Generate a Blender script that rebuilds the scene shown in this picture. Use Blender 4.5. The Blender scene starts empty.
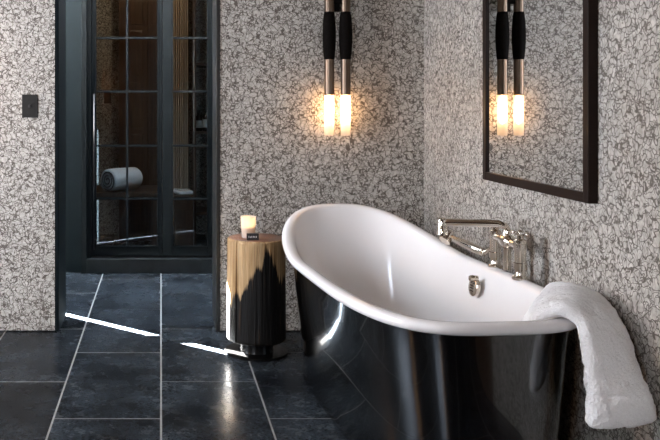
import bpy, bmesh, math, random
from mathutils import Vector, Matrix, noise as mnoise
random.seed(7)
S = bpy.context.scene
C = S.collection
PI = math.pi
CAMH = 1.3

# ------------------------------------------------------------------ helpers
def link_mesh(name, bm, mat, parent=None, smooth=False, bevel=0, segs=2):
    me = bpy.data.meshes.new(name)
    bmesh.ops.recalc_face_normals(bm, faces=bm.faces[:])
    bm.to_mesh(me); bm.free()
    if smooth:
        for p in me.polygons: p.use_smooth = True
    o = bpy.data.objects.new(name, me)
    C.objects.link(o)
    for m in (mat if isinstance(mat, (list, tuple)) else [mat]):
        if m: me.materials.append(m)
    if parent: o.parent = parent
    if bevel:
        b = o.modifiers.new('bevel', 'BEVEL'); b.width = bevel; b.segments = segs
        b.limit_method = 'ANGLE'; b.angle_limit = math.radians(40)
    return o

def box(bm, x0, x1, y0, y1, z0, z1):
    vs = [bm.verts.new((x, y, z)) for x in (x0, x1) for y in (y0, y1) for z in (z0, z1)]
    for f in ((0,1,3,2),(4,6,7,5),(0,4,5,1),(2,3,7,6),(0,2,6,4),(1,5,7,3)):
        bm.faces.new([vs[i] for i in f])

def frame_dirs(d):
    d = d.normalized()
    a = Vector((0,0,1)) if abs(d.z) < .9 else Vector((1,0,0))
    u = d.cross(a).normalized(); v = d.cross(u).normalized()
    return u, v

def tube(bm, pts, radii, n=20, cap=True):
    pts = [Vector(p) for p in pts]
    if not isinstance(radii, (list, tuple)): radii = [radii]*len(pts)
    rings = []; u = None
    for i, p in enumerate(pts):
        if i == 0: d = pts[1]-p
        elif i == len(pts)-1: d = p-pts[i-1]
        else: d = (pts[i+1]-p).normalized()+(p-pts[i-1]).normalized()
        d.normalize()
        if u is None: u, v = frame_dirs(d)
        else:
            u = (u - d*u.dot(d)).normalized(); v = d.cross(u)
        rings.append([bm.verts.new(p + (u*math.cos(2*PI*k/n)+v*math.sin(2*PI*k/n))*radii[i]) for k in range(n)])
    for a, b in zip(rings, rings[1:]):
        for k in range(n):
            bm.faces.new((a[k], a[(k+1)%n], b[(k+1)%n], b[k]))
    if cap:
        bm.faces.new(rings[0]); bm.faces.new(rings[-1])
    return rings

def lathe(bm, prof, n=32, c=(0,0,0)):
    """prof: (radius, height) pairs about a vertical axis; radius 0 closes to a point"""
    rings = []
    for r, z in prof:
        if r <= 1e-6: rings.append([bm.verts.new((c[0], c[1], c[2]+z))])
        else: rings.append([bm.verts.new((c[0]+r*math.cos(2*PI*k/n), c[1]+r*math.sin(2*PI*k/n), c[2]+z)) for k in range(n)])
    for a, b in zip(rings, rings[1:]):
        for k in range(n):
            k2 = (k+1) % n
            if len(a) == 1 and len(b) == 1: continue
            if len(a) == 1: bm.faces.new((a[0], b[k], b[k2]))
            elif len(b) == 1: bm.faces.new((a[k], a[k2], b[0]))
            else: bm.faces.new((a[k], a[k2], b[k2], b[k]))

def empty(name, loc, label, cat, group=None, rotz=0):
    o = bpy.data.objects.new(name, None); C.objects.link(o)
    o.location = loc; o.rotation_euler = (0, 0, rotz); o.empty_display_size = .1
    o['label'] = label; o['category'] = cat
    if group: o['group'] = group
    return o

def struct(o):
    o['kind'] = 'structure'; return o

def shade_angle(o, deg=35):
    for p in o.data.polygons: p.use_smooth = True
    o.data.set_sharp_from_angle(angle=math.radians(deg))

# ------------------------------------------------------------------ materials
def newmat(name):
    m = bpy.data.materials.new(name); m.use_nodes = True
    nt = m.node_tree; nt.nodes.clear()
    out = nt.nodes.new('ShaderNodeOutputMaterial')
    return m, nt, out
def N(nt, t, **kw):
    n = nt.nodes.new(t)
    for k, v in kw.items():
        if hasattr(n, k): setattr(n, k, v)
    return n
def setin(n, **kw):
    for k, v in kw.items():
        n.inputs[k.replace('_', ' ')].default_value = v
def mth(nt, op, a, b=None, c=None, clamp=False):
    n = nt.nodes.new('ShaderNodeMath'); n.operation = op; n.use_clamp = clamp
    for i, v in enumerate((a, b, c)):
        if v is None: continue
        if isinstance(v, (int, float)): n.inputs[i].default_value = v
        else: nt.links.new(v, n.inputs[i])
    return n.outputs[0]
def ramp(nt, fac, stops, interp='LINEAR'):
    n = nt.nodes.new('ShaderNodeValToRGB'); n.color_ramp.interpolation = interp
    e = n.color_ramp.elements
    while len(e) < len(stops): e.new(.5)
    for i, (p, c) in enumerate(stops):
        e[i].position = p
        e[i].color = (c, c, c, 1) if isinstance(c, (int, float)) else (*c, 1)
    nt.links.new(fac, n.inputs[0]); return n.outputs[0]
def mixc(nt, fac, a, b, mode='MIX'):
    n = nt.nodes.new('ShaderNodeMix'); n.data_type = 'RGBA'; n.blend_type = mode
    for k, v in ((0, fac), (6, a), (7, b)):
        if isinstance(v, (int, float)): n.inputs[k].default_value = v
        elif isinstance(v, tuple): n.inputs[k].default_value = (*v, 1)
        else: nt.links.new(v, n.inputs[k])
    return n.outputs[2]
def noise_tex(nt, vec, scale, detail=3, rough=.5, dist=0):
    n = nt.nodes.new('ShaderNodeTexNoise')
    n.inputs['Scale'].default_value = scale; n.inputs['Detail'].default_value = detail
    n.inputs['Roughness'].default_value = rough; n.inputs['Distortion'].default_value = dist
    nt.links.new(vec, n.inputs['Vector']); return n
def coords(nt, scale=(1,1,1), loc=(0,0,0)):
    tc = nt.nodes.new('ShaderNodeTexCoord'); mp = nt.nodes.new('ShaderNodeMapping')
    mp.inputs['Scale'].default_value = scale; mp.inputs['Location'].default_value = loc
    nt.links.new(tc.outputs['Object'], mp.inputs['Vector']); return mp.outputs[0]
def bump(nt, h, strength, dist=.01):
    b = nt.nodes.new('ShaderNodeBump'); b.inputs['Strength'].default_value = strength
    b.inputs['Distance'].default_value = dist; nt.links.new(h, b.inputs['Height']); return b.outputs[0]
def principled(nt, out, col=(.8,.8,.8), rough=.5, metal=0, spec=.5, normal=None, coat=0):
    p = nt.nodes.new('ShaderNodeBsdfPrincipled')
    for k, v in (('Base Color', col), ('Roughness', rough), ('Metallic', metal), ('Specular IOR Level', spec), ('Coat Weight', coat)):
        if isinstance(v, tuple): p.inputs[k].default_value = (*v, 1)
        elif isinstance(v, (int, float)): p.inputs[k].default_value = v
        else: nt.links.new(v, p.inputs[k])
    if normal is not None: nt.links.new(normal, p.inputs['Normal'])
    nt.links.new(p.outputs[0], out.inputs[0]); return p

def simple(name, col, rough=.5, metal=0, spec=.5, coat=0, nscale=40, namt=.15, bstr=.05, stretch=(1,1,1)):
    m, nt, out = newmat(name)
    v = coords(nt, stretch)
    nz = noise_tex(nt, v, nscale, 4)
    f = ramp(nt, nz.outputs[0], [(.3, 1-namt), (.7, 1+namt)])
    c = mixc(nt, 1.0, col, f, 'MULTIPLY')
    principled(nt, out, c, rough, metal, spec, bump(nt, nz.outputs[0], bstr, .003), coat)
    return m

def wallpaper():
    m, nt, out = newmat('scribble_wallpaper')
    v = coords(nt)
    def contour(scale, width, off, dist):
        n = noise_tex(nt, coords(nt, (1,1,1), off), scale, .5, .4, dist)
        d = mth(nt, 'ABSOLUTE', mth(nt, 'SUBTRACT', n.outputs[0], .5))
        return ramp(nt, d, [(0, 1), (width*.5, .9), (width, 0)])
    def curls(scale, amp, freq, width, off):
        vv = coords(nt, (1,1,1), off)
        n1 = noise_tex(nt, vv, freq, 1, .5)
        sub = nt.nodes.new('ShaderNodeVectorMath'); sub.operation = 'MULTIPLY_ADD'
        sub.inputs[1].default_value = (amp,)*3
        nt.links.new(n1.outputs['Color'], sub.inputs[0]); nt.links.new(vv, sub.inputs[2])
        vo = nt.nodes.new('ShaderNodeTexVoronoi'); vo.feature = 'DISTANCE_TO_EDGE'; vo.inputs['Scale'].default_value = scale
        nt.links.new(sub.outputs[0], vo.inputs['Vector'])
        return ramp(nt, vo.outputs['Distance'], [(0, 1), (width*.65, .95), (width, 0)])
    l = curls(25, .080, 26, .060, (0,0,0))
    l = mth(nt, 'MAXIMUM', l, mth(nt, 'MULTIPLY', curls(19, .095, 22, .038, (5.2,2.6,1.1)), .95))
    l = mth(nt, 'MAXIMUM', l, mth(nt, 'MULTIPLY', contour(25, .014, (3.1,1.7,5.3), .9), .9))
    fine = noise_tex(nt, v, 60, 2)
    ground = ramp(nt, fine.outputs[0], [(.30, (.35,.325,.29)), (.5, (.46,.432,.39)), (.72, (.61,.58,.535))])
    big = noise_tex(nt, v, 3.0, 3)
    ground = mixc(nt, 1.0, ground, ramp(nt, big.outputs[0], [(.35,.92),(.65,1.05)]), 'MULTIPLY')
    col = mixc(nt, mth(nt,'MULTIPLY',l,.93), ground, (.060,.046,.034))
    h = mth(nt, 'SUBTRACT', 1.0, l)
    principled(nt, out, col, .42, 0, .45, bump(nt, h, .35, .004))
    return m

def slate():
    m, nt, out = newmat('slate_tile')
    v = coords(nt)
    geo = nt.nodes.new('ShaderNodeNewGeometry')
    rnd = geo.outputs['Random Per Island']
    cmb = nt.nodes.new('ShaderNodeCombineXYZ'); 
    nt.links.new(mth(nt,'MULTIPLY',rnd,13.0), cmb.inputs[2])
    ad = nt.nodes.new('ShaderNodeVectorMath'); ad.operation='ADD'
    nt.links.new(v, ad.inputs[0]); nt.links.new(cmb.outputs[0], ad.inputs[1])
    w = ad.outputs[0]
    n1 = noise_tex(nt, w, 3.6, 4, .6, 0)
    n2 = noise_tex(nt, w, 14, 6, .7)
    n3 = noise_tex(nt, w, 95, 6, .75)
    base = ramp(nt, n2.outputs[0], [(.3, (.002,.0024,.003)), (.7, (.0055,.0065,.008))])
    dust = mth(nt, 'MULTIPLY', ramp(nt, n1.outputs[0], [(.30,.06),(.80,1)]), ramp(nt, n3.outputs[0], [(.40,.05),(.66,1)]))
    col = mixc(nt, mth(nt,'MULTIPLY',dust,.75), base, (.115,.145,.175))
    col = mixc(nt, 1.0, col, ramp(nt, rnd, [(0,.75),(1,1.25)]), 'MULTIPLY')
    rough = mth(nt, 'ADD', ramp(nt, n2.outputs[0], [(.25,.10),(.8,.30)]), mth(nt,'MULTIPLY',n2.outputs[0],.10))
    h = mth(nt, 'ADD', mth(nt,'MULTIPLY',n2.outputs[0],.7), mth(nt,'MULTIPLY',n3.outputs[0],.3))
    principled(nt, out, col, rough, 0, .05, bump(nt, h, .16, .003))
    return m

def charred_wood():
    m, nt, out = newmat('charred_wood')
    v = coords(nt)
    vs = coords(nt, (30,30,1.6))
    g = noise_tex(nt, vs, 1.0, 6, .65)
    g2 = noise_tex(nt, coords(nt,(70,70,3)), 1.0, 3, .6)
    sep = nt.nodes.new('ShaderNodeSeparateXYZ'); nt.links.new(v, sep.inputs[0])
    x, z = sep.outputs[0], sep.outputs[2]
    pos = mth(nt, 'MULTIPLY_ADD', x, 1/.31, .5)
    # height of the burnt edge across the log
    hb = ramp(nt, pos, [(0,.36),(.14,.38),(.32,.50),(.50,.62),(.63,.70),(.72,.62),(.80,.535),(1,.49)])
    wob = mth(nt, 'MULTIPLY', mth(nt,'SUBTRACT', g.outputs[0], .5), .40)
    zb = mth(nt, 'ADD', mth(nt,'MULTIPLY', z, 1/.8), wob)
    char = ramp(nt, mth(nt,'ADD', mth(nt,'MULTIPLY', mth(nt,'SUBTRACT', hb, zb), 12.0), .5), [(.3,0),(.7,1)])
    wood = ramp(nt, g.outputs[0], [(.28,(.16,.075,.025)),(.45,(.38,.235,.11)),(.72,(.66,.47,.26))])
    wood = mixc(nt, .6, wood, ramp(nt, g2.outputs[0], [(.35,.55),(.65,1.15)]), 'MULTIPLY')
    blk = ramp(nt, g2.outputs[0], [(.35,(.002,.0018,.0015)),(.60,(.006,.005,.004)),(.78,(.05,.028,.014))])
    col = mixc(nt, char, wood, blk)
    principled(nt, out, col, .5, 0, .2, bump(nt, mth(nt,'ADD',g.outputs[0],g2.outputs[0]), .8, .008))
    return m

def endgrain():
    m, nt, out = newmat('end_grain')
    v = coords(nt)
    wv = nt.nodes.new('ShaderNodeTexWave'); wv.wave_type = 'RINGS'; wv.rings_direction = 'Z'
    wv.inputs['Scale'].default_value = 22; wv.inputs['Distortion'].default_value = 3
    nt.links.new(v, wv.inputs['Vector'])
    n1 = noise_tex(nt, v, 9, 4)
    c = mixc(nt, wv.outputs['Fac'], (.20,.085,.045), (.34,.16,.085))
    c = mixc(nt, ramp(nt, n1.outputs[0], [(.45,0),(.7,.8)]), c, (.07,.03,.02))
    principled(nt, out, c, .35, 0, .5, bump(nt, wv.outputs['Fac'], .1, .002))
    return m

def glassmat(name, tint=(.8,.83,.84), boost=1.0):
    m, nt, out = newmat(name)
    lw = nt.nodes.new('ShaderNodeLayerWeight'); lw.inputs[0].default_value = .5
    fr = mth(nt, 'MULTIPLY_ADD', mth(nt, 'POWER', lw.outputs['Facing'], 4.0), .7, .05)
    tr = nt.nodes.new('ShaderNodeBsdfTransparent'); tr.inputs[0].default_value = (*tint, 1)
    gl = nt.nodes.new('ShaderNodeBsdfGlossy'); gl.inputs['Roughness'].default_value = 0.0
    mx = nt.nodes.new('ShaderNodeMixShader')
    nt.links.new(mth(nt, 'MULTIPLY', fr, boost, clamp=True), mx.inputs[0])
    nt.links.new(tr.outputs[0], mx.inputs[1]); nt.links.new(gl.outputs[0], mx.inputs[2])
    nt.links.new(mx.outputs[0], out.inputs[0]); return m

def emit(name, col, strength):
    m, nt, out = newmat(name)
    e = nt.nodes.new('ShaderNodeEmission'); e.inputs[0].default_value = (*col, 1); e.inputs[1].default_value = strength
    nt.links.new(e.outputs[0], out.inputs[0]); return m

def terry():
    m, nt, out = newmat('white_terry')
    v = coords(nt)
    n1 = noise_tex(nt, v, 260, 3, .7); n2 = noise_tex(nt, v, 60, 3, .6)
    h = mth(nt, 'ADD', n1.outputs[0], n2.outputs[0])
    col = ramp(nt, n1.outputs[0], [(.3,(.82,.815,.81)),(.7,(.94,.935,.93))])
    p = principled(nt, out, col, .95, 0, .1, bump(nt, h, .7, .006))
    p.inputs['Sheen Weight'].default_value = .3
    return m

def frosted():
    m, nt, out = newmat('frosted_glass')
    tr = nt.nodes.new('ShaderNodeBsdfTransparent'); tr.inputs[0].default_value = (1,.96,.9,1)
    tl = nt.nodes.new('ShaderNodeBsdfTranslucent'); tl.inputs[0].default_value = (.95,.9,.84,1)
    gl = nt.nodes.new('ShaderNodeBsdfDiffuse'); gl.inputs[0].default_value = (.9,.87,.82,1)
    m1 = nt.nodes.new('ShaderNodeMixShader'); m1.inputs[0].default_value = .35
    nt.links.new(tl.outputs[0], m1.inputs[1]); nt.links.new(gl.outputs[0], m1.inputs[2])
    m2 = nt.nodes.new('ShaderNodeMixShader'); m2.inputs[0].default_value = .62
    nt.links.new(tr.outputs[0], m2.inputs[1]); nt.links.new(m1.outputs[0], m2.inputs[2])
    nt.links.new(m2.outputs[0], out.inputs[0]); return m

M_PAPER = wallpaper()
M_SLATE = slate()
M_GROUT = simple('grout', (.30,.30,.29), .9, nscale=60)
M_CEIL = simple('exterior_render', (.75,.74,.72), .9)
M_ROOF = simple('ceiling_boards', (.22,.17,.13), .7, nscale=6, namt=.4, stretch=(8,.6,1))
M_PAINT = simple('dark_slate_paint', (.0032,.0058,.0075), .7, spec=.06, nscale=25, namt=.1)
M_PAINT2 = simple('black_brown_paint', (.012,.011,.010), .35, spec=.5)
M_STONE = simple('kerb_stone', (.007,.009,.0105), .5, spec=.1, nscale=12, namt=.6)
M_STEEL = simple('painted_steel', (.0022,.0036,.0045), .6, metal=0, spec=.07, nscale=30, namt=.1)
M_CHROME = simple('polished_nickel', (.72,.66,.58), .09, metal=1, nscale=15, namt=.05, bstr=.01)
M_NICKEL = simple('brushed_nickel', (.13,.095,.07), .33, metal=1, nscale=30, namt=.12, bstr=.02, stretch=(6,6,.4))
M_LEATHER = simple('dark_leather', (.004,.003,.0025), .8, spec=.05, nscale=90, namt=.35, bstr=.3)
M_BRONZE = simple('dark_bronze', (.016,.015,.014), .5, spec=.15, nscale=40)
M_ENAMEL = simple('white_enamel', (.86,.845,.84), .12, spec=.5, nscale=5, namt=.01, bstr=0)
m, nt, out = newmat('burnished_dark_iron')
tg = nt.nodes.new('ShaderNodeTangent'); tg.direction_type = 'RADIAL'; tg.axis = 'Z'
nz = noise_tex(nt, coords(nt, (2,2,.3)), 3, 3)
p = principled(nt, out, mixc(nt, nz.outputs[0], (.072,.077,.084), (.10,.104,.11)), .18, 1, .5)
p.inputs['Coat Weight'].default_value = 1; p.inputs['Coat Roughness'].default_value = .03
p.inputs['Anisotropic'].default_value = .95; p.inputs['Anisotropic Rotation'].default_value = .25
nt.links.new(tg.outputs[0], p.inputs['Tangent']); M_SHELL = m
M_FRAME = simple('dark_brown_frame', (.012,.006,.004), .4, spec=.12, nscale=20, stretch=(1,1,8))
M_PLINTH = simple('black_lacquer', (.003,.003,.003), .25, spec=.15)
M_CHAR = charred_wood(); M_END = endgrain()
M_TERRY = terry()
M_PANE = glassmat('door_glass', (.80,.84,.86))
M_CLEAR = glassmat('clear_glass', (.95,.96,.96))
M_FROST = frosted()
M_BULB = emit('lamp_bulb', (1, .58, .27), 28)
M_FLAME = emit('flame', (1, .55, .2), 25)
M_WAX = simple('candle_wax', (.85,.76,.60), .5, nscale=10, namt=.04)
M_BLACK = simple('black_card', (.012,.010,.010), .5)
M_WHITE = simple('white_print', (.75,.75,.75), .6, namt=.02)
M_WOOD = simple('dark_wardrobe_wood', (.060,.032,.018), .3, nscale=6, namt=.5, stretch=(8,8,.6))
M_LINEN = simple('tan_linen', (.62,.52,.42), .85, nscale=30, namt=.2, stretch=(10,10,.5))
M_BOTTLE = simple('brown_bottle_glass', (.015,.008,.005), .08, spec=.6)

# mirror
m, nt, out = newmat('mirror_glass')
g = nt.nodes.new('ShaderNodeBsdfGlossy'); g.inputs[0].default_value = (.88,.88,.87,1); g.inputs['Roughness'].default_value = 0
nt.links.new(g.outputs[0], out.inputs[0]); M_MIRROR = m

# ------------------------------------------------------------------ room shell
YB, YB2, YD = 4.633, 4.97, 6.25      # room face, corridor face of the back wall; glazed doors
XR, XL, YF, ZC = 1.506, -2.8, -1.6, 3.1
DL, DR, DH = -.607, .334, 2.4        # doorway
def sbox(name, mat, *bs, bevel=0):
    bm = bmesh.new()
    for b in bs: box(bm, *b)
    return struct(link_mesh(name, bm, mat, bevel=bevel))

# floor of running-bond slate tiles over grout
TW, TL, G = .4459, .892, .0028
bm = bmesh.new()
grout_faces = []
box(bm, -2.95, 1.7, -1.75, 8.2, -.06, -.0015)
for f in bm.faces: f.material_index = 1
for i in range(-7, 4):
    x0, x1 = i*TW, (i+1)*TW
    off = 3.350 if i % 2 else 3.350+TL/2
    for j in range(-7, 7):
        y0 = off+j*TL; y1 = y0+TL
        if y1 < -1.6 or y0 > 7.6: continue
        n0 = len(bm.verts)
        c = .0018
        tx, ty = random.uniform(-.0012,.0012), random.uniform(-.0012,.0012)
        def tz(x, y): return tx*(x-x0-TW/2)+ty*(y-y0-TL/2)
        top = [(x0+G+c,y0+G+c),(x1-G-c,y0+G+c),(x1-G-c,y1-G-c),(x0+G+c,y1-G-c)]
        bot = [(x0+G,y0+G),(x1-G,y0+G),(x1-G,y1-G),(x0+G,y1-G)]
        vt = [bm.verts.new((x,y,tz(x,y))) for x,y in top]
        vb = [bm.verts.new((x,y,-.004)) for x,y in bot]
        bm.faces.new(vt)
        for k in range(4): bm.faces.new((vb[k], vb[(k+1)%4], vt[(k+1)%4], vt[k]))
struct(link_mesh('floor', bm, [M_SLATE, M_GROUT]))

wb = sbox('wall_back', [M_PAPER, M_PAINT], (XL-.15,DL,YB,YB2,.006,ZC), (DR,XR+.2,YB,YB2,.006,ZC), (DL,DR,YB,YB2,DH,ZC))
for f in wb.data.polygons:
    if f.normal.y > .5: f.material_index = 1
wr = sbox('wall_right', [M_PAPER, M_WOOD], (XR,XR+.2,1.75,YB,.006,ZC), (XR,XR+.2,YF-.15,1.75,.006,ZC))
for f in wr.data.polygons:
    if f.center.y < 1.7: f.material_index = 1
# left wall with a tall window
WY0, WY1, WZ0, WZ1 = 2.55, 3.75, .30, 2.98
sbox('wall_left', M_PAPER, (XL-.15,XL,YF-.15,WY0,0,ZC), (XL-.15,XL,WY1,YB,0,ZC), (XL-.15,XL,WY0,WY1,0,WZ0), (XL-.15,XL,WY0,WY1,WZ1,ZC))
# wall behind the viewer with an unseen window added for soft fill
FX0, FX1 = -2.7, -1.4
sbox('wall_front', M_WOOD, (XL,FX0,YF-.15,YF,0,ZC), (FX1,XR,YF-.15,YF,0,ZC), (FX0,FX1,YF-.15,YF,0,.9), (FX0,FX1,YF-.15,YF,2.5,ZC))
sbox('ceiling', M_ROOF, (XL-.15,XR+.2,YF-.15,YB2,ZC,ZC+.15), (-1.4,1.5,YD+.3,8.3,ZC,ZC+.15))
# door surround
sbox('trim_1', M_PAINT, (DL-.001,DL+.022,YB-.006,YB2+.01,0,DH), bevel=.003)
sbox('trim_2', M_PAINT2, (DR-.018,DR+.004,YB-.006,YB2+.01,0,DH), bevel=.003)
sbox('trim_3', M_PAINT, (DL+.022,DR-.018,YB-.006,YB2+.01,DH-.03,DH))
# corridor: far wall with a tall window at its left, side walls
SX0, SX1, CXL = -2.30, -2.045, -2.6
CZ_ = 2.50
sbox('wall_corridor_back', M_PAINT, (-2.75,SX0,YD,YD+.12,0,CZ_), (SX1,-.612,YD,YD+.12,0,CZ_), (.437,1.4,YD,YD+.12,0,CZ_),
     (SX0,SX1,YD,YD+.12,2.36,CZ_), (-.612,.437,YD,YD+.12,2.42,CZ_))
sbox('wall_corridor_left', M_CEIL, (-2.75,CXL,YB2,YD,0,CZ_))
sbox('wall_corridor_right', M_PAPER, (1.4,1.5,YB2,YD+.12,0,CZ_))
# corridor ceiling with a skylight added to light its floor
KX0, KX1, KY0, KY1 = -2.4, 1.25, 5.08, 6.15
sbox('ceiling_corridor', M_CEIL, (-2.75,KX0,YB2,YD+.12,CZ_,CZ_+.1), (KX1,1.5,YB2,YD+.12,CZ_,CZ_+.1), (KX0,KX1,YB2,KY0,CZ_,CZ_+.1), (KX0,KX1,KY1,YD+.12,CZ_,CZ_+.1))
sbox('sun_block_upper', M_CEIL, (-5,2.3,YD+.12,YD+.3,CZ_+.1,4.1))  # unseen wall added to keep direct sun out of the skylight
sbox('sun_block_wing', M_CEIL, (-12,-2.75,YB2-.12,YB2,0,7))  # unseen wall added to keep direct sun off the left window

def window(name, axis, p, a0, a1, z0, z1, rails=(), mull=(), t=.05, w=.05):
    bm = bmesh.new()
    def b(u0,u1,v0,v1):
        if axis == 'x': box(bm, p-t/2,p+t/2,u0,u1,v0,v1)
        else: box(bm, u0,u1,p-t/2,p+t/2,v0,v1)
    b(a0,a0+w,z0,z1); b(a1-w,a1,z0,z1); b(a0+w,a1-w,z0,z0+w); b(a0+w,a1-w,z1-w,z1)
    for r in rails: b(a0+w,a1-w,r-.02,r+.02)
    for q in mull: b(q-.02,q+.02,z0+w,z1-w)
    return struct(link_mesh(name, bm, M_STEEL))
window('window_1','x',XL-.08,WY0,WY1,WZ0,WZ1,(1.75,),())
window('fill_window','y',YF-.08,FX0,FX1,.9,2.5,(),(-2.05,))
window('window_3','y',YD+.06,SX0-.03,SX1+.03,.0,2.39,(),(),w=.03)
bm = bmesh.new(); box(bm, SX0,SX1,YD+.03,YD+.09,1.676,1.766)
struct(link_mesh('trim_4', bm, M_STEEL))

# glazed steel doors
def dx(px): return (px-161)/129.44
def dz(py): return CAMH-(py-104.5)/129.44
def door(name, x0, x1, ls, rs, zb, zt, zrail, hm, vm):
    bm = bmesh.new()
    y0, y1 = YD+.03, YD+.07
    box(bm, x0,x0+ls,y0,y1,zb,zt); box(bm, x1-rs,x1,y0,y1,zb,zt)
    box(bm, x0+ls,x1-rs,y0,y1,zb,zrail); box(bm, x0+ls,x1-rs,y0,y1,zt-.05,zt)
    d = struct(link_mesh(name, bm, M_STEEL, bevel=.003))
    bm = bmesh.new()
    for h in hm: box(bm, x0+ls,x1-rs,y0+.008,y1-.008,h-.008,h+.008)
    for v in vm: box(bm, v-.008,v+.008,y0+.007,y1-.007,zrail,zt-.05)
    link_mesh('muntins', bm, M_STEEL, d)
    bm = bmesh.new(); box(bm, x0+ls-.004,x1-rs+.004,y0+.017,y0+.023,zrail-.004,zt-.046)
    link_mesh('pane', bm, M_PANE, d)
    bm = bmesh.new()
    b = .009
    for xa in (x0+ls, x1-rs-b): box(bm, xa, xa+b, y0-.006, y0+.004, zrail, zt-.05)
    box(bm, x0+ls, x1-rs, y0-.006, y0+.004, zrail, zrail+b)
    link_mesh('glazing_bead', bm, M_STEEL, d)
    return d
HM = [dz(37.5), dz(91.5), dz(146), dz(199.3), dz(-17)]
d1 = door('door_1', dx(91.5), dx(162), .026, .028, .125, 2.38, dz(247.5), HM, [dx(127)])
d2 = door('door_2', dx(162.6), .40, .072, .035, .125, 2.38, dz(247.5), HM, [])
bm = bmesh.new()
hx = dx(94.3)
tube(bm, [(hx,YD-.025,dz(249)),(hx,YD-.025,dz(94))], .006, 16)
for z in (dz(240), dz(104)): tube(bm, [(hx,YD-.025,z),(hx,YD+.032,z)], .006, 12)
link_mesh('pull_handle', bm, simple('dull_steel', (.05,.05,.05), .3, metal=1), d1, smooth=True)
# frame around the doors, kerb below
sbox('trim_5', M_STEEL, (dx(81.5),dx(87),YD-.02,YD+.1,0,2.42), (dx(87),dx(91.2),YD+.01,YD+.1,0,2.42), (.402,.437,YD-.02,YD+.1,0,2.42), (dx(91.2),.402,YD-.0,YD+.1,2.385,2.42), bevel=.003)
sbox('trim_6', M_STONE, (dx(87),.402,YD-.03,YD+.12,0,.112), bevel=.004)

# room behind the glass
YS = 8.1
sbox('wall_closet_back', M_PAPER, (-1.3,1.4,YS,YS+.1,0,ZC))
sbox('wall_closet_left', M_WOOD, (-1.4,-1.3,YD+.12,YS,0,ZC))
sbox('wall_closet_right', M_WOOD, (1.4,1.5,YD+.12,YS,0,ZC))

# ------------------------------------------------------------------ bathtub
TCX, TCY, TA, TB, TROT = 1.003, 3.407, .906, .412, .085
NF, NH, HH, T0, EX = 3.5, 2.75, .775, .19, 1.67
RIM = .62
cR, sR = math.cos(TROT), math.sin(TROT)
def sgp(v, e): return math.copysign(abs(v)**e, v)
def rimh(tn):
    s = min(1, max(0, (tn-T0)/(1-T0))); return RIM+(HH-RIM)*s**EX
def tubpt(th, dside, dfoot, dhead, zf, nf=NF):
    """plan point at angle th, inset from the rim edge; zf(rim height, tn) -> z"""
    st, ct = math.sin(th), math.cos(th)
    n = nf+(NH-nf)*(0.5+0.5*math.tanh(st*4))
    tn = sgp(st, 2/n)
    A = TA-(dhead if st > 0 else dfoot); B = TB-dside
    u, t = sgp(ct, 2/n)*B, tn*A
    return Vector((TCX+cR*u-sR*t, TCY+sR*u+cR*t, zf(rimh(tn), tn)))
NT = 160
ANG = [2*PI*k/NT for k in range(NT)]
def tubmesh(bm, levels, close_last=False, close_first=False):
    rings = []
    for lv in levels:
        rings.append([bm.verts.new(tubpt(a, *lv)) for a in ANG])
    for a, b in zip(rings, rings[1:]):
        for k in range(NT): bm.faces.new((a[k], a[(k+1)%NT], b[(k+1)%NT], b[k]))
    if close_last: bm.faces.new(rings[-1])
    if close_first: bm.faces.new(rings[0])
    return rings
tub = empty('bathtub', (TCX, TCY, 0), 'freestanding slipper bathtub, white enamel inside, polished dark metal skirt outside', 'bathtub')
inv = Matrix.Translation((-TCX, -TCY, 0))
lev = []
# skirt profile: (fraction of height, side inset, foot inset, head inset)
for u, a, b, c in ((0,.116,.052,.095),(.0,.106,.044,.085),(.012,.103,.041,.081),(.03,.107,.045,.085),(.12,.101,.044,.082),(.3,.089,.042,.076),(.5,.075,.039,.068),(.7,.060,.036,.057),(.85,.052,.035,.049),(.95,.042,.032,.040),(1.0,.034,.03,.034)):
    lev.append((a, b, c, (lambda h, tn, u=u: u*(h-.036)), 3.4+(NF-3.4)*u))
bm = bmesh.new(); tubmesh(bm, lev, close_first=True)
bm.transform(inv); link_mesh('skirt', bm, M_SHELL, tub, smooth=True)
lev = []
prof = [(.036,-.038),(.016,-.040),(.004,-.034),(0,-.024),(.0,-.014),(.006,-.005),(.016,-.0005),(.028,0),(.042,-.003),(.054,-.012),(.062,-.028)]
for d, z in prof: lev.append((d, d, d, (lambda h, tn, z=z: h+z)))
DEPTH = .14
for f, ds, df, dh in ((.10,.080,.070,.095),(.25,.106,.082,.14),(.45,.130,.094,.21),(.65,.145,.108,.29),(.8,.158,.128,.36),(.9,.178,.157,.43),(.96,.205,.20,.49),(1,.26,.29,.56),(1.0,.36,.6,.8)):
    lev.append((ds, df, dh, (lambda h, tn, f=f: (h-.03)*(1-f)+DEPTH*f)))
bm = bmesh.new(); tubmesh(bm, lev, close_last=True)
bm.transform(inv)
link_mesh('basin', bm, M_ENAMEL, tub, smooth=True)
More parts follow.
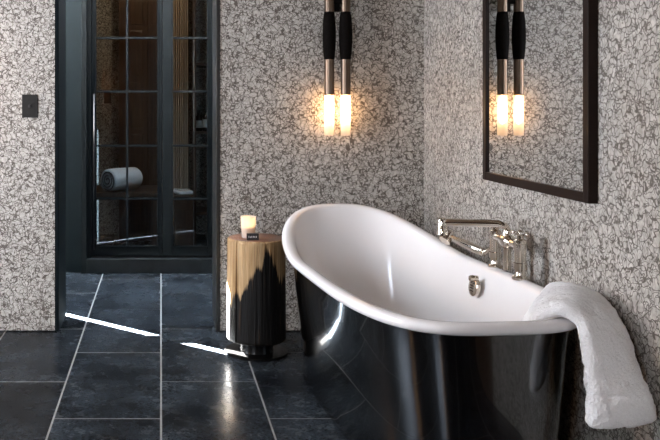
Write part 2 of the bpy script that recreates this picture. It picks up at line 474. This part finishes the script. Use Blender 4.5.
# overflow: pierced rose with a small cap on the right inner wall
ov = Vector((1.306, 3.375, .537))-Vector((TCX,TCY,0))
nrm = Vector((-.97,-.10,.14)).normalized()
u_, v_ = frame_dirs(nrm)
if abs(u_.z) > abs(v_.z): u_, v_ = v_, u_
if v_.z < 0: v_ = -v_
bm = bmesh.new()
def disc(bm, c, n, r, t):
    tube(bm, [c-n*.01, c+n*t*.6, c+n*t], [r, r, r*.8], 28)
disc(bm, ov, nrm, .036, .010)
disc(bm, ov+v_*.036+nrm*.002, nrm, .014, .022)
ovo = link_mesh('overflow', bm, M_CHROME, tub, smooth=False); shade_angle(ovo)
ovo['label'] = 'nickel overflow rose'
bm = bmesh.new()
for i in range(-1,2):
    for j in range(-1,3):
        c = ov+u_*(i*.011)+v_*(j*.011-.004)+nrm*.0098
        tube(bm, [c, c+nrm*.0012], .0032, 8)
link_mesh('overflow_hole', bm, M_BLACK, ovo)

# ------------------------------------------------------------------ bath mixer on the right rim
mix = empty('bath_mixer', (1.41,3.28,RIM), 'polished nickel bath mixer with hand shower on the right rim of the bathtub', 'tap')
def L(x, y, z): return (x-1.41, y-3.28, z-RIM)
P1, P2 = (1.405,3.165), (1.405,3.40)
ZB = .745
def pillar(px, py):
    bm = bmesh.new()
    lathe(bm, [(0,-.004),(.030,-.004),(.030,.004),(.022,.010),(.020,.016),(.020,.035),(.026,.037),(.026,.06),(.0225,.063),(.0225,.135),(.026,.138),(.026,.150),(.014,.155),(.014,.168),(0,.168)], 24, L(px,py,RIM))
    o = link_mesh('pillar', bm, M_CHROME, mix); shade_angle(o); return o
def cross(px, py, z):
    bm = bmesh.new()
    lathe(bm, [(0,0),(.011,0),(.013,.008),(.011,.018),(.006,.022),(0,.023)], 20, L(px,py,z))
    for a in range(4):
        d = Vector((math.cos(a*PI/2+.4), math.sin(a*PI/2+.4), 0)); c = Vector(L(px,py,z+.009))
        tube(bm, [c+d*.006, c+d*.026, c+d*.031, c+d*.038, c+d*.043], [.006,.0055,.008,.008,.003], 12)
    o = link_mesh('cross_handle', bm, M_CHROME, mix); shade_angle(o, 50); return o
pillar(*P1); pillar(*P2)
cross(*P1, .787); cross(*P2, .787)
# horizontal body with a swelling in the middle and the diverter column
bm = bmesh.new()
ym = (P1[1]+P2[1])/2
tube(bm, [L(1.405,P1[1],ZB),L(1.405,P1[1]+.04,ZB),L(1.405,ym-.035,ZB),L(1.405,ym-.03,ZB),L(1.405,ym,ZB),L(1.405,ym+.03,ZB),L(1.405,ym+.035,ZB),L(1.405,P2[1]-.04,ZB),L(1.405,P2[1],ZB)],
     [.018,.018,.018,.027,.031,.027,.018,.018,.018], 24)
tube(bm, [L(1.405,ym,RIM+.01),L(1.405,ym,RIM+.05),L(1.405,ym,ZB-.03),L(1.405,ym,ZB+.03),L(1.405,ym,ZB+.045),L(1.405,ym,ZB+.05)], [.016,.015,.015,.021,.018,.009], 20)
o = link_mesh('mixer_body', bm, M_CHROME, mix); shade_angle(o, 45)
# spout reaching out over the water
bm = bmesh.new()
pts = [(1.405,ym,ZB+.02),(1.405,ym,ZB+.045),(1.395,ym+.004,ZB+.062),(1.37,ym+.01,ZB+.070),(1.30,ym+.03,ZB+.070),(1.20,ym+.06,ZB+.068),(1.165,ym+.07,ZB+.066)]
tube(bm, [L(*p) for p in pts], [.015,.015,.015,.016,.016,.016,.016], 20)
tube(bm, [L(1.165,ym+.07,ZB+.086),L(1.165,ym+.07,ZB+.08),L(1.165,ym+.07,ZB+.05),L(1.165,ym+.07,ZB+.045),L(1.165,ym+.07,ZB+.015)], [.012,.019,.019,.022,.022], 20)
o = link_mesh('spout', bm, M_CHROME, mix); shade_angle(o, 45)
# hand shower lying back along the rim
bm = bmesh.new()
h0, h1 = Vector((1.385,3.455,.665)), Vector((1.330,3.70,.690))
dd = (h1-h0)
tube(bm, [L(*(h0+dd*t)) for t in (0,.06,.07,.3,.75,.85,1)], [.011,.011,.017,.019,.017,.015,.014], 18)
o = link_mesh('hand_shower_handle', bm, M_CHROME, mix); shade_angle(o, 45)
bm = bmesh.new()
c = h1+dd.normalized()*.03; ax = Vector((-.55,-.25,-.6)).normalized()
tube(bm, [L(*(c-ax*.030)),L(*(c-ax*.024)),L(*(c-ax*.005)),L(*(c+ax*.022)),L(*(c+ax*.030))], [.010,.015,.018,.027,.027], 24)
o2 = link_mesh('shower_rose', bm, M_CHROME, o); shade_angle(o2, 45)
bm = bmesh.new()
tube(bm, [L(1.405,3.40,.70),L(1.40,3.43,.69),L(1.386,3.458,.667)], [.008,.009,.012], 14)
link_mesh('cradle', bm, M_CHROME, mix, smooth=True)

# ------------------------------------------------------------------ towel over the foot corner
def section(c, wdir, ndir, hw, ht, n=28, wob=0):
    w = Vector(wdir).normalized(); nn = Vector(ndir); nn = (nn - w*nn.dot(w)).normalized()
    out_ = []
    for k in range(n):
        a = 2*PI*k/n
        x = sgp(math.cos(a), .55)*hw; y = sgp(math.sin(a), .75)*ht
        y += wob*math.sin(x*42+1.2)*ht*(.5 if y > 0 else .2)
        out_.append(Vector(c)+w*x+nn*y)
    return out_
secs = [
 ((1.268,2.765,.580),(.60,.80,.16),(-.4,.4,.6),.15,.014),
 ((1.280,2.748,.620),(.60,.80,.16),(-.35,.35,.7),.165,.020),
 ((1.305,2.718,.645),(.60,.80,.10),(-.2,.2,.9),.178,.028),
 ((1.345,2.668,.656),(.63,.78,.02),(.0,.0,1),.165,.034),
 ((1.380,2.610,.648),(.70,.70,.0),(.25,-.25,.9),.135,.036),
 ((1.385,2.560,.618),(.80,.60,-.01),(.4,-.8,.6),.108,.035),
 ((1.383,2.516,0.570),(.91,.40,-.02),(.3,-1,.25),0.0970,.034),
 ((1.378,2.481,0.520),(.96,.25,-.02),(.25,-1,.05),0.0900,.034),
 ((1.377,2.462,0.480),(.98,.18,0),(.2,-1,.0),0.0900,.035),
 ((1.379,2.450,0.450),(.99,.10,.05),(.2,-1,0),0.0930,.038),
 ((1.380,2.446,0.439),(.99,.08,.06),(.2,-1,0),0.0940,.036),
 ((1.381,2.443,0.432),(.99,.07,.08),(.2,-1,0),0.0930,.033),
 ((1.382,2.440,0.425),(.99,.06,.08),(.2,-1,0),0.0970,.038),
 ((1.384,2.435,0.390),(.99,.04,.10),(.15,-1,0),0.1020,.043),
 ((1.386,2.432,0.350),(.99,.02,.12),(.1,-1,0),0.1030,.040),
 ((1.387,2.432,0.338),(.99,.02,.12),(.1,-1,0),0.0980,.030),
]
bm = bmesh.new()
rings = [[bm.verts.new(v) for v in section(*s, wob=.25)] for s in secs]
for a, b in zip(rings, rings[1:]):
    for k in range(len(a)): bm.faces.new((a[k], a[(k+1)%len(a)], b[(k+1)%len(a)], b[k]))
bm.faces.new(rings[0]); bm.faces.new(rings[-1])
tw = link_mesh('bath_towel', bm, M_TERRY, None, smooth=True)
sb = tw.modifiers.new('sub','SUBSURF'); sb.levels = sb.render_levels = 3
tx_ = bpy.data.textures.new('towel_pile','CLOUDS'); tx_.noise_scale = .045
ds_ = tw.modifiers.new('disp','DISPLACE'); ds_.texture = tx_; ds_.strength = .012; ds_.texture_coords = 'LOCAL'
sb.levels = sb.render_levels = 4
tx2 = bpy.data.textures.new('towel_loops','CLOUDS'); tx2.noise_scale = .007
d2_ = tw.modifiers.new('loops','DISPLACE'); d2_.texture = tx2; d2_.strength = .006; d2_.texture_coords = 'LOCAL'
tw['label'] = 'thick white terry towel draped over the right front corner of the bathtub'; tw['category'] = 'towel'

# ------------------------------------------------------------------ stump, candle, matchbox
SX, SY = .500, 4.250
st = empty('stump_side_table', (SX,SY,0), 'charred tree trunk side table on a round black base beside the bathtub', 'side table')
bm = bmesh.new(); lathe(bm, [(0,0),(.163,0),(.165,.002),(.165,.009),(.162,.012),(.092,.012),(.090,.016),(.090,.078),(0,.078)], 64)
o = link_mesh('plinth', bm, M_PLINTH, st); shade_angle(o, 40); o['label'] = 'glossy black disc and recessed base'
bm = bmesh.new()
n = 180; rings = []
zs = [.074,.080,.092,.16,.25,.34,.43,.52,.585,.597,.602]
for zi, z in enumerate(zs):
    ring = []
    for k in range(n):
        a = 2*PI*k/n
        ca, sa = math.cos(a), math.sin(a)
        r = .1515*(1+.022*mnoise.noise(Vector((ca*1.3, sa*1.3, 3)))+.012*mnoise.noise(Vector((ca*9, sa*9, z*1.2)))+.006*mnoise.noise(Vector((ca*40, sa*40, z*2))))
        da = (a-math.radians(222)+PI) % (2*PI)-PI            # a drying crack down the left of the front
        r -= .010*math.exp(-(da/.016)**2)
        r += .004*(1-z/.6)
        zz = z
        if zi == 0: r -= .006; zz += .004*mnoise.noise(Vector((ca*30, sa*30, 1)))
        if zi == len(zs)-1: r -= .008
        if zi == len(zs)-2: r -= .002
        ring.append(bm.verts.new((r*ca, r*sa, zz)))
    rings.append(ring)
for a, b in zip(rings, rings[1:]):
    for k in range(n): bm.faces.new((a[k], a[(k+1)%n], b[(k+1)%n], b[k]))
bm.faces.new(rings[0]); ft = bm.faces.new(rings[-1]); ft.material_index = 1
o = link_mesh('trunk', bm, [M_CHAR, M_END], st); shade_angle(o, 50)

def tumbler_mat():
    m, nt, out = newmat('milky_glass')
    tr = nt.nodes.new('ShaderNodeBsdfTransparent')
    tl = nt.nodes.new('ShaderNodeBsdfTranslucent'); tl.inputs[0].default_value = (.92,.86,.76,1)
    df = nt.nodes.new('ShaderNodeBsdfPrincipled'); df.inputs[0].default_value = (.82,.82,.82,1); df.inputs['Roughness'].default_value = .15
    m1 = nt.nodes.new('ShaderNodeMixShader'); m1.inputs[0].default_value = .45
    nt.links.new(tl.outputs[0], m1.inputs[1]); nt.links.new(df.outputs[0], m1.inputs[2])
    m2 = nt.nodes.new('ShaderNodeMixShader'); m2.inputs[0].default_value = .7
    nt.links.new(tr.outputs[0], m2.inputs[1]); nt.links.new(m1.outputs[0], m2.inputs[2])
    nt.links.new(m2.outputs[0], out.inputs[0]); return m
M_TUMBLER = tumbler_mat()
CX, CY, CZ = .458, 4.245, .602
cd = empty('candle', (CX,CY,CZ), 'lit candle in a frosted glass tumbler on the tree trunk side table', 'candle')
bm = bmesh.new()
lathe(bm, [(0,0),(.031,0),(.034,.003),(.0405,.112),(.0385,.112),(.032,.008),(0,.008)], 40)
o = link_mesh('tumbler', bm, M_TUMBLER, cd); shade_angle(o)
bm = bmesh.new(); lathe(bm, [(0,.009),(.0312,.009),(.0345,.056),(.032,.053),(0,.051)], 40)
m, nt, out = newmat('glowing_wax')
tl = nt.nodes.new('ShaderNodeBsdfTranslucent'); tl.inputs[0].default_value = (.95,.72,.42,1)
df = nt.nodes.new('ShaderNodeBsdfDiffuse'); df.inputs[0].default_value = (.85,.80,.72,1)
mx = nt.nodes.new('ShaderNodeMixShader'); mx.inputs[0].default_value = .5
nt.links.new(df.outputs[0], mx.inputs[1]); nt.links.new(tl.outputs[0], mx.inputs[2]); nt.links.new(mx.outputs[0], out.inputs[0])
o = link_mesh('wax', bm, m, cd); shade_angle(o)
bm = bmesh.new(); tube(bm, [(0,0,.050),(.001,0,.061),(.003,0,.067)], .0012, 8); link_mesh('wick', bm, M_BLACK, cd)
bm = bmesh.new(); lathe(bm, [(0,.064),(.004,.068),(.0055,.074),(.0048,.082),(.0022,.093),(0,.101)], 16); link_mesh('flame', bm, M_FLAME, cd, smooth=True)
lp = bpy.data.lights.new('candle_light','POINT'); lp.energy = 1.1; lp.color = (1,.58,.25); lp.shadow_soft_size = .006
lo = bpy.data.objects.new('candle_light', lp); C.objects.link(lo); lo.location = (CX,CY,CZ+.082)

mb = empty('matchbox', (.472,4.165,CZ), 'small black matchbox with white print in front of the candle', 'matchbox')
bm = bmesh.new(); box(bm, -.031,.031,-.008,.008,0,.034); link_mesh('box', bm, M_BLACK, mb, bevel=.001)
bm = bmesh.new()
x = -.022
for k, w in enumerate((.006,.007,.006,.007,.005,.006)):       # row of tiny printed letter forms
    box(bm, x, x+.0018, -.0086,-.0079,.013,.022)
    if k % 2: box(bm, x+w-.0026, x+w-.0008, -.0086,-.0079,.013,.022)
    box(bm, x+.0018, x+w-.0026, -.0086,-.0079,.013 if k % 3 else .0165,.0148 if k % 3 else .0183)
    if k % 3 != 1: box(bm, x+.0018, x+w-.0026, -.0086,-.0079,.0202,.022)
    x += w+.0012
link_mesh('print', bm, M_WHITE, mb)

# ------------------------------------------------------------------ mirror on the right wall
MY0, MY1, MZ0, MZ1, FW = 2.785, 3.70, .958, 2.45, .036
mr = empty('wall_mirror', (XR,(MY0+MY1)/2,MZ0), 'tall rectangular mirror in a dark brown frame on the right wall', 'mirror')
def ml(b): return (b[0]-XR,b[1]-XR,b[2]-(MY0+MY1)/2,b[3]-(MY0+MY1)/2,b[4]-MZ0,b[5]-MZ0)
bm = bmesh.new()
xa, xb = XR-.036, XR-.001
for b in ((xa,xb,MY0,MY0+FW,MZ0,MZ1),(xa,xb,MY1-FW,MY1,MZ0,MZ1),(xa,xb,MY0+FW,MY1-FW,MZ0,MZ0+FW),(xa,xb,MY0+FW,MY1-FW,MZ1-FW,MZ1)): box(bm, *ml(b))
link_mesh('frame', bm, M_FRAME, mr, bevel=.002)
bm = bmesh.new(); box(bm, *ml((XR-.027,XR-.022,MY0+FW-.004,MY1-FW+.004,MZ0+FW-.004,MZ1-FW+.004)))
link_mesh('mirror_glass', bm, M_MIRROR, mr)

# ------------------------------------------------------------------ wall sconce
SCY = 4.55
def sz(py): return CAMH-(py-104.5)*SCY/809
sc = empty('wall_sconce', (.992,YB,1.88), 'twin tube wall sconce with dark grips and lit frosted glass ends', 'wall lamp')
def sl(x, y, z): return (x-.992, y-YB, z-1.88)
for px in (329.2, 345.6):
    X = (px-161)*SCY/809
    bm = bmesh.new()
    lathe(bm, [(0,2.12),(.025,2.12),(.0275,2.117),(.0275,sz(12)),(.0275,sz(94.5)),(.0255,sz(95)),(0,sz(95))], 32, sl(X,SCY,0))
    t = link_mesh('tube', bm, M_NICKEL, sc); shade_angle(t)
    bm = bmesh.new()
    za, zb = sz(12), sz(59.5); zm = (za+zb)/2
    pr = [(.0278,za)]
    for k in range(17):
        u = k/16; pr.append((.0282+.0092*math.sin(PI*u)**.8, za+(zb-za)*u))
    pr.append((.0278,zb))
    lathe(bm, pr, 32, sl(X,SCY,0)); g = link_mesh('grip', bm, M_LEATHER, sc, smooth=True)
    bm = bmesh.new()
    z0, z1 = sz(95), sz(135.5)
    lathe(bm, [(.0265,z0),(.0275,z0-.004),(.0275,z1+.004),(.0255,z1),(.0,z1)], 32, sl(X,SCY,0))
    gs = link_mesh('glass_shade', bm, M_FROST, sc); shade_angle(gs)
    bm = bmesh.new()
    lathe(bm, [(0,z0),(.008,z0-.002),(.014,z0-.012),(.017,z0-.06),(.017,z0-.12),(.012,z0-.155),(0,z0-.165)], 20, sl(X,SCY,0))
    link_mesh('bulb', bm, M_BULB, gs, smooth=True)
bm = bmesh.new()
xm = .992
for z in (1.882, 2.06): box(bm, *[v for v in (-.022,.022,SCY-YB-.014,SCY-YB+.014,z-1.88-.016,z-1.88+.016)])
box(bm, -.03,.03,-.016,-.001,-.05,.23)
for z in (1.882, 2.06): tube(bm, [(0,-.016,z-1.88),(0,SCY-YB+.012,z-1.88)], .011, 16)
link_mesh('bracket', bm, M_LEATHER, sc, bevel=.002)

# ------------------------------------------------------------------ switch on the left of the doorway
def bx_(px): return (px-161)*YB/809
def bz_(py): return CAMH-(py-104.5)*YB/809
sw = empty('light_switch', (bx_(30),YB,bz_(106)), 'dark bronze switch plate with small knob on the wallpaper left of the doorway', 'light switch')
bm = bmesh.new(); box(bm, -.045,.045,-.007,-.0005,-.066,.066); link_mesh('plate', bm, M_BRONZE, sw, bevel=.002)
bm = bmesh.new(); tube(bm, [(0,-.006,0),(0,-.010,0),(0,-.012,0),(0,-.024,0)], [.010,.010,.005,.006], 18)
o = link_mesh('knob', bm, M_BLACK, sw); shade_angle(o)

# ------------------------------------------------------------------ things behind the glass doors
def at(px, py, Y): return ((px-161)*Y/809, Y, CAMH-(py-104.5)*Y/809)
# bench with a rolled towel
bn = empty('bench', (-.62,7.3,0), 'dark wooden bench behind the left glazed door', 'bench')
bm = bmesh.new(); box(bm, -.6,.62,-.32,.32,.50,.54); link_mesh('seat', bm, M_WOOD, bn, bevel=.004)
for sx_ in (-.55, .57):
    bm = bmesh.new(); box(bm, sx_-.03,sx_+.03,-.30,.30,0,.50); link_mesh('leg', bm, M_WOOD, bn)
rt = empty('rolled_towel', (-.345,7.12,.545), 'rolled white towel lying on the dark bench behind the left glazed door', 'towel', rotz=math.radians(48))
bm = bmesh.new()
R = .098; prof = [(.0,-.17),(.03,-.172),(.06,-.17),(.085,-.172),(.096,-.165),(R,-.15),(R+.002,-.05),(R,.08),(R-.002,.16),(.085,.178),(.05,.182),(0,.182)]
lathe(bm, prof, 40)
bmesh.ops.transform(bm, matrix=Matrix.Translation((0,0,R+.001)) @ Matrix.Rotation(PI/2,4,'Y'), verts=bm.verts[:])
link_mesh('roll', bm, M_TERRY, rt, smooth=True)
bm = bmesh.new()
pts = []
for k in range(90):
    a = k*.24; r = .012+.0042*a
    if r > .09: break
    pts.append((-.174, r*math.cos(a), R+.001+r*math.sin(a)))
tube(bm, pts, .0055, 8); link_mesh('spiral_shade', bm, simple('towel_shadow_fold', (.10,.095,.09), .9), rt)  # dark coil stands in for the shade between the rolled layers
# wardrobe with panelled doors behind
wd = empty('wardrobe', (.0,7.85,0), 'dark brown panelled wardrobe seen through the left glazed door', 'wardrobe')
x0, x1 = at(119,0,7.7)[0], at(163,0,7.7)[0]
bm = bmesh.new(); box(bm, x0,x1,-.14,.24,0,2.6); link_mesh('carcass', bm, M_WOOD, wd)
for a, b in ((x0+.07, (x0+x1)/2+.06), ((x0+x1)/2+.075, x1-.01)):
    bm = bmesh.new()
    box(bm, a,b,-.165,-.14,.05,2.55)
    for k in range(5): box(bm, a+.04,b-.04,-.172,-.165,.1+k*.49,.53+k*.49)
    link_mesh('door', bm, M_WOOD, wd, bevel=.004)
s2 = empty('light_switch', (at(107.5,98,YS)[0],YS,at(107.5,98,YS)[2]), 'dark switch plate on the wallpaper seen through the left glazed door', 'light switch')
bm = bmesh.new(); box(bm, -.035,.035,-.008,-.0005,-.055,.055); link_mesh('plate', bm, M_BRONZE, s2, bevel=.002)
bm = bmesh.new(); tube(bm, [(0,-.007,0),(0,-.02,0)], .006, 12); link_mesh('knob', bm, M_BLACK, s2)
# curtain
bm = bmesh.new()
xa, xb = at(173,0,7.75)[0], at(189,0,7.75)[0]
fr, bk = [], []
for k in range(41):
    x = xa+(xb-xa)*k/40; y = 7.75+.022*math.sin(k*1.15)
    fr.append((x,y)); bk.append((x,y+.004))
loop = fr+bk[::-1]
lo_ = [bm.verts.new((x,y,.12)) for x,y in loop]; hi_ = [bm.verts.new((x,y,2.6)) for x,y in loop]
for k in range(len(loop)): bm.faces.new((lo_[k],lo_[(k+1)%len(loop)],hi_[(k+1)%len(loop)],hi_[k]))
bm.faces.new(lo_); bm.faces.new(hi_)
cu = link_mesh('curtain', bm, M_LINEN, smooth=True); shade_angle(cu, 60)
cu['label'] = 'tan linen curtain hanging behind the right glazed door'; cu['category'] = 'curtain'
# shelf unit with bottles and folded towels
su = empty('shelf_unit', (.42,7.55,0), 'dark open shelf unit behind the right glazed door', 'shelf')
bm = bmesh.new(); box(bm, -.12,-.10,-.2,.2,0,2.6); link_mesh('side_panel', bm, M_WOOD, su)
bm = bmesh.new(); box(bm, .40,.42,-.2,.2,0,2.6); link_mesh('side_panel', bm, M_WOOD, su)
for z in (at(0,131,7.4)[2], at(0,63,7.4)[2], .32):
    bm = bmesh.new(); box(bm, -.10,.40,-.2,.2,z-.025,z); link_mesh('shelf', bm, M_WOOD, su)
zsh = at(0,131,7.4)[2]
def bottle(px, lab, h):
    p = at(px,0,7.42)
    b = empty('bottle', (p[0],7.42,zsh), lab, 'bottle', 'bottles on the shelf')
    bm = bmesh.new(); lathe(bm, [(0,0),(.034,0),(.036,.004),(.036,h*.6),(.030,h*.68),(.012,h*.76),(.012,h*.9),(0,h*.9)], 28)
    o = link_mesh('body', bm, M_BOTTLE, b); shade_angle(o)
    bm = bmesh.new(); lathe(bm, [(.0145,h*.88),(.0145,h),(0,h)], 20); o = link_mesh('cap', bm, M_BLACK, b); shade_angle(o)
    bm = bmesh.new(); lathe(bm, [(.0363,h*.15),(.0366,h*.16),(.0366,h*.5),(.0363,h*.51)], 28); o = link_mesh('label_band', bm, simple('bottle_label',(.35,.34,.32),.6), b, smooth=True)
bottle(198.5, 'dark bottle on the shelf behind the right glazed door, left of the pair', .19)
bottle(206.5, 'dark bottle with pale label, right of the pair on the shelf behind the glazed door', .21)
bl = empty('low_cabinet', (.28,7.35,0), 'low dark cabinet carrying folded white towels behind the right glazed door', 'cabinet')
zc = at(0,195,7.2)[2]
bm = bmesh.new(); box(bm, -.16,.005,-.2,.2,0,zc-.02); link_mesh('body', bm, M_WOOD, bl)
bm = bmesh.new(); box(bm, -.165,.010,-.205,.205,zc-.02,zc); link_mesh('top', bm, M_WOOD, bl, bevel=.003)
ft = empty('folded_towel', (.20,7.27,zc), 'folded white towel lying on the low cabinet behind the right glazed door', 'towel', rotz=.25)
bm = bmesh.new(); box(bm, -.07,.07,-.10,.10,.001,.04); o = link_mesh('folds', bm, M_TERRY, ft, bevel=.015, segs=4)

# ------------------------------------------------------------------ light
w = bpy.data.worlds.new('World'); S.world = w; w.use_nodes = True
bg = w.node_tree.nodes['Background']; bg.inputs[0].default_value = (.78,.87,1,1); bg.inputs[1].default_value = 18.0
sun = bpy.data.lights.new('sun','SUN'); sun.energy = 2400; sun.angle = .004; sun.color = (1,.97,.93)
so = bpy.data.objects.new('sun', sun); C.objects.link(so)
dirv = Vector((1.0621,-.883,0)).normalized()*math.cos(math.radians(31)); dirv.z = -math.sin(math.radians(31))
so.rotation_euler = dirv.to_track_quat('-Z','Y').to_euler()
def portal(name, loc, sx, sy, d):
    l = bpy.data.lights.new(name,'AREA'); l.shape = 'RECTANGLE'; l.size = sx; l.size_y = sy
    l.cycles.is_portal = True
    o = bpy.data.objects.new(name, l); C.objects.link(o); o.location = loc
    o.rotation_euler = Vector(d).to_track_quat('-Z','Z').to_euler()
portal('daylight_portal', (XL-.14,(WY0+WY1)/2,(WZ0+WZ1)/2), WY1-WY0, WZ1-WZ0, (1,0,0))
portal('daylight_portal', ((FX0+FX1)/2,YF-.14,1.7), FX1-FX0, 1.6, (0,1,0))
portal('daylight_portal', ((SX0+SX1)/2,YD+.11,1.2), SX1-SX0, 2.3, (0,-1,0))
portal('daylight_portal', ((KX0+KX1)/2,(KY0+KY1)/2,CZ_+.09), KX1-KX0, KY1-KY0, (0,0,-1))
def lamp(name, loc, e, col=(1,.72,.45), r=.05):
    l = bpy.data.lights.new(name,'POINT'); l.energy = e; l.color = col; l.shadow_soft_size = r
    o = bpy.data.objects.new(name, l); C.objects.link(o); o.location = loc
lamp('closet_fill', (-.2,6.9,2.8), 13)  # unseen source added to light the closet
lamp('added_warm_light', (-1.45,YB-.12,1.45), 12, (1,.58,.28), .05)  # unseen source added for a warm glow on the back wall
lamp('added_warm_light', (XL+.15,2.3,1.5), 45, (1,.55,.25), .06)  # unseen source added for warm light and the orange tub streak
lamp('added_warm_light', (-1.25,YF+.15,1.6), 35, (1,.60,.32), .06)  # unseen source added behind the viewer for a warm tub reflection

# ------------------------------------------------------------------ camera and view
cam = bpy.data.cameras.new('camera'); co = bpy.data.objects.new('camera', cam); C.objects.link(co)
co.location = (0,0,CAMH); co.rotation_euler = (PI/2,0,0)
cam.sensor_width = 36; cam.lens = 36*809/660
cam.shift_x = (330-161)/660; cam.shift_y = -(220-104.5)/660
cam.clip_start = .05
S.camera = co
S.view_settings.view_transform = 'Standard'; S.view_settings.look = 'None'
S.view_settings.exposure = .35; S.view_settings.gamma = 1; S.view_settings.use_curve_mapping = False
S.cycles.max_bounces = 10; S.cycles.diffuse_bounces = 5; S.cycles.glossy_bounces = 6; S.cycles.transparent_max_bounces = 16
S.cycles.caustics_reflective = False; S.cycles.caustics_refractive = False
S.cycles.sample_clamp_indirect = 6
S.cycles.use_denoising = True
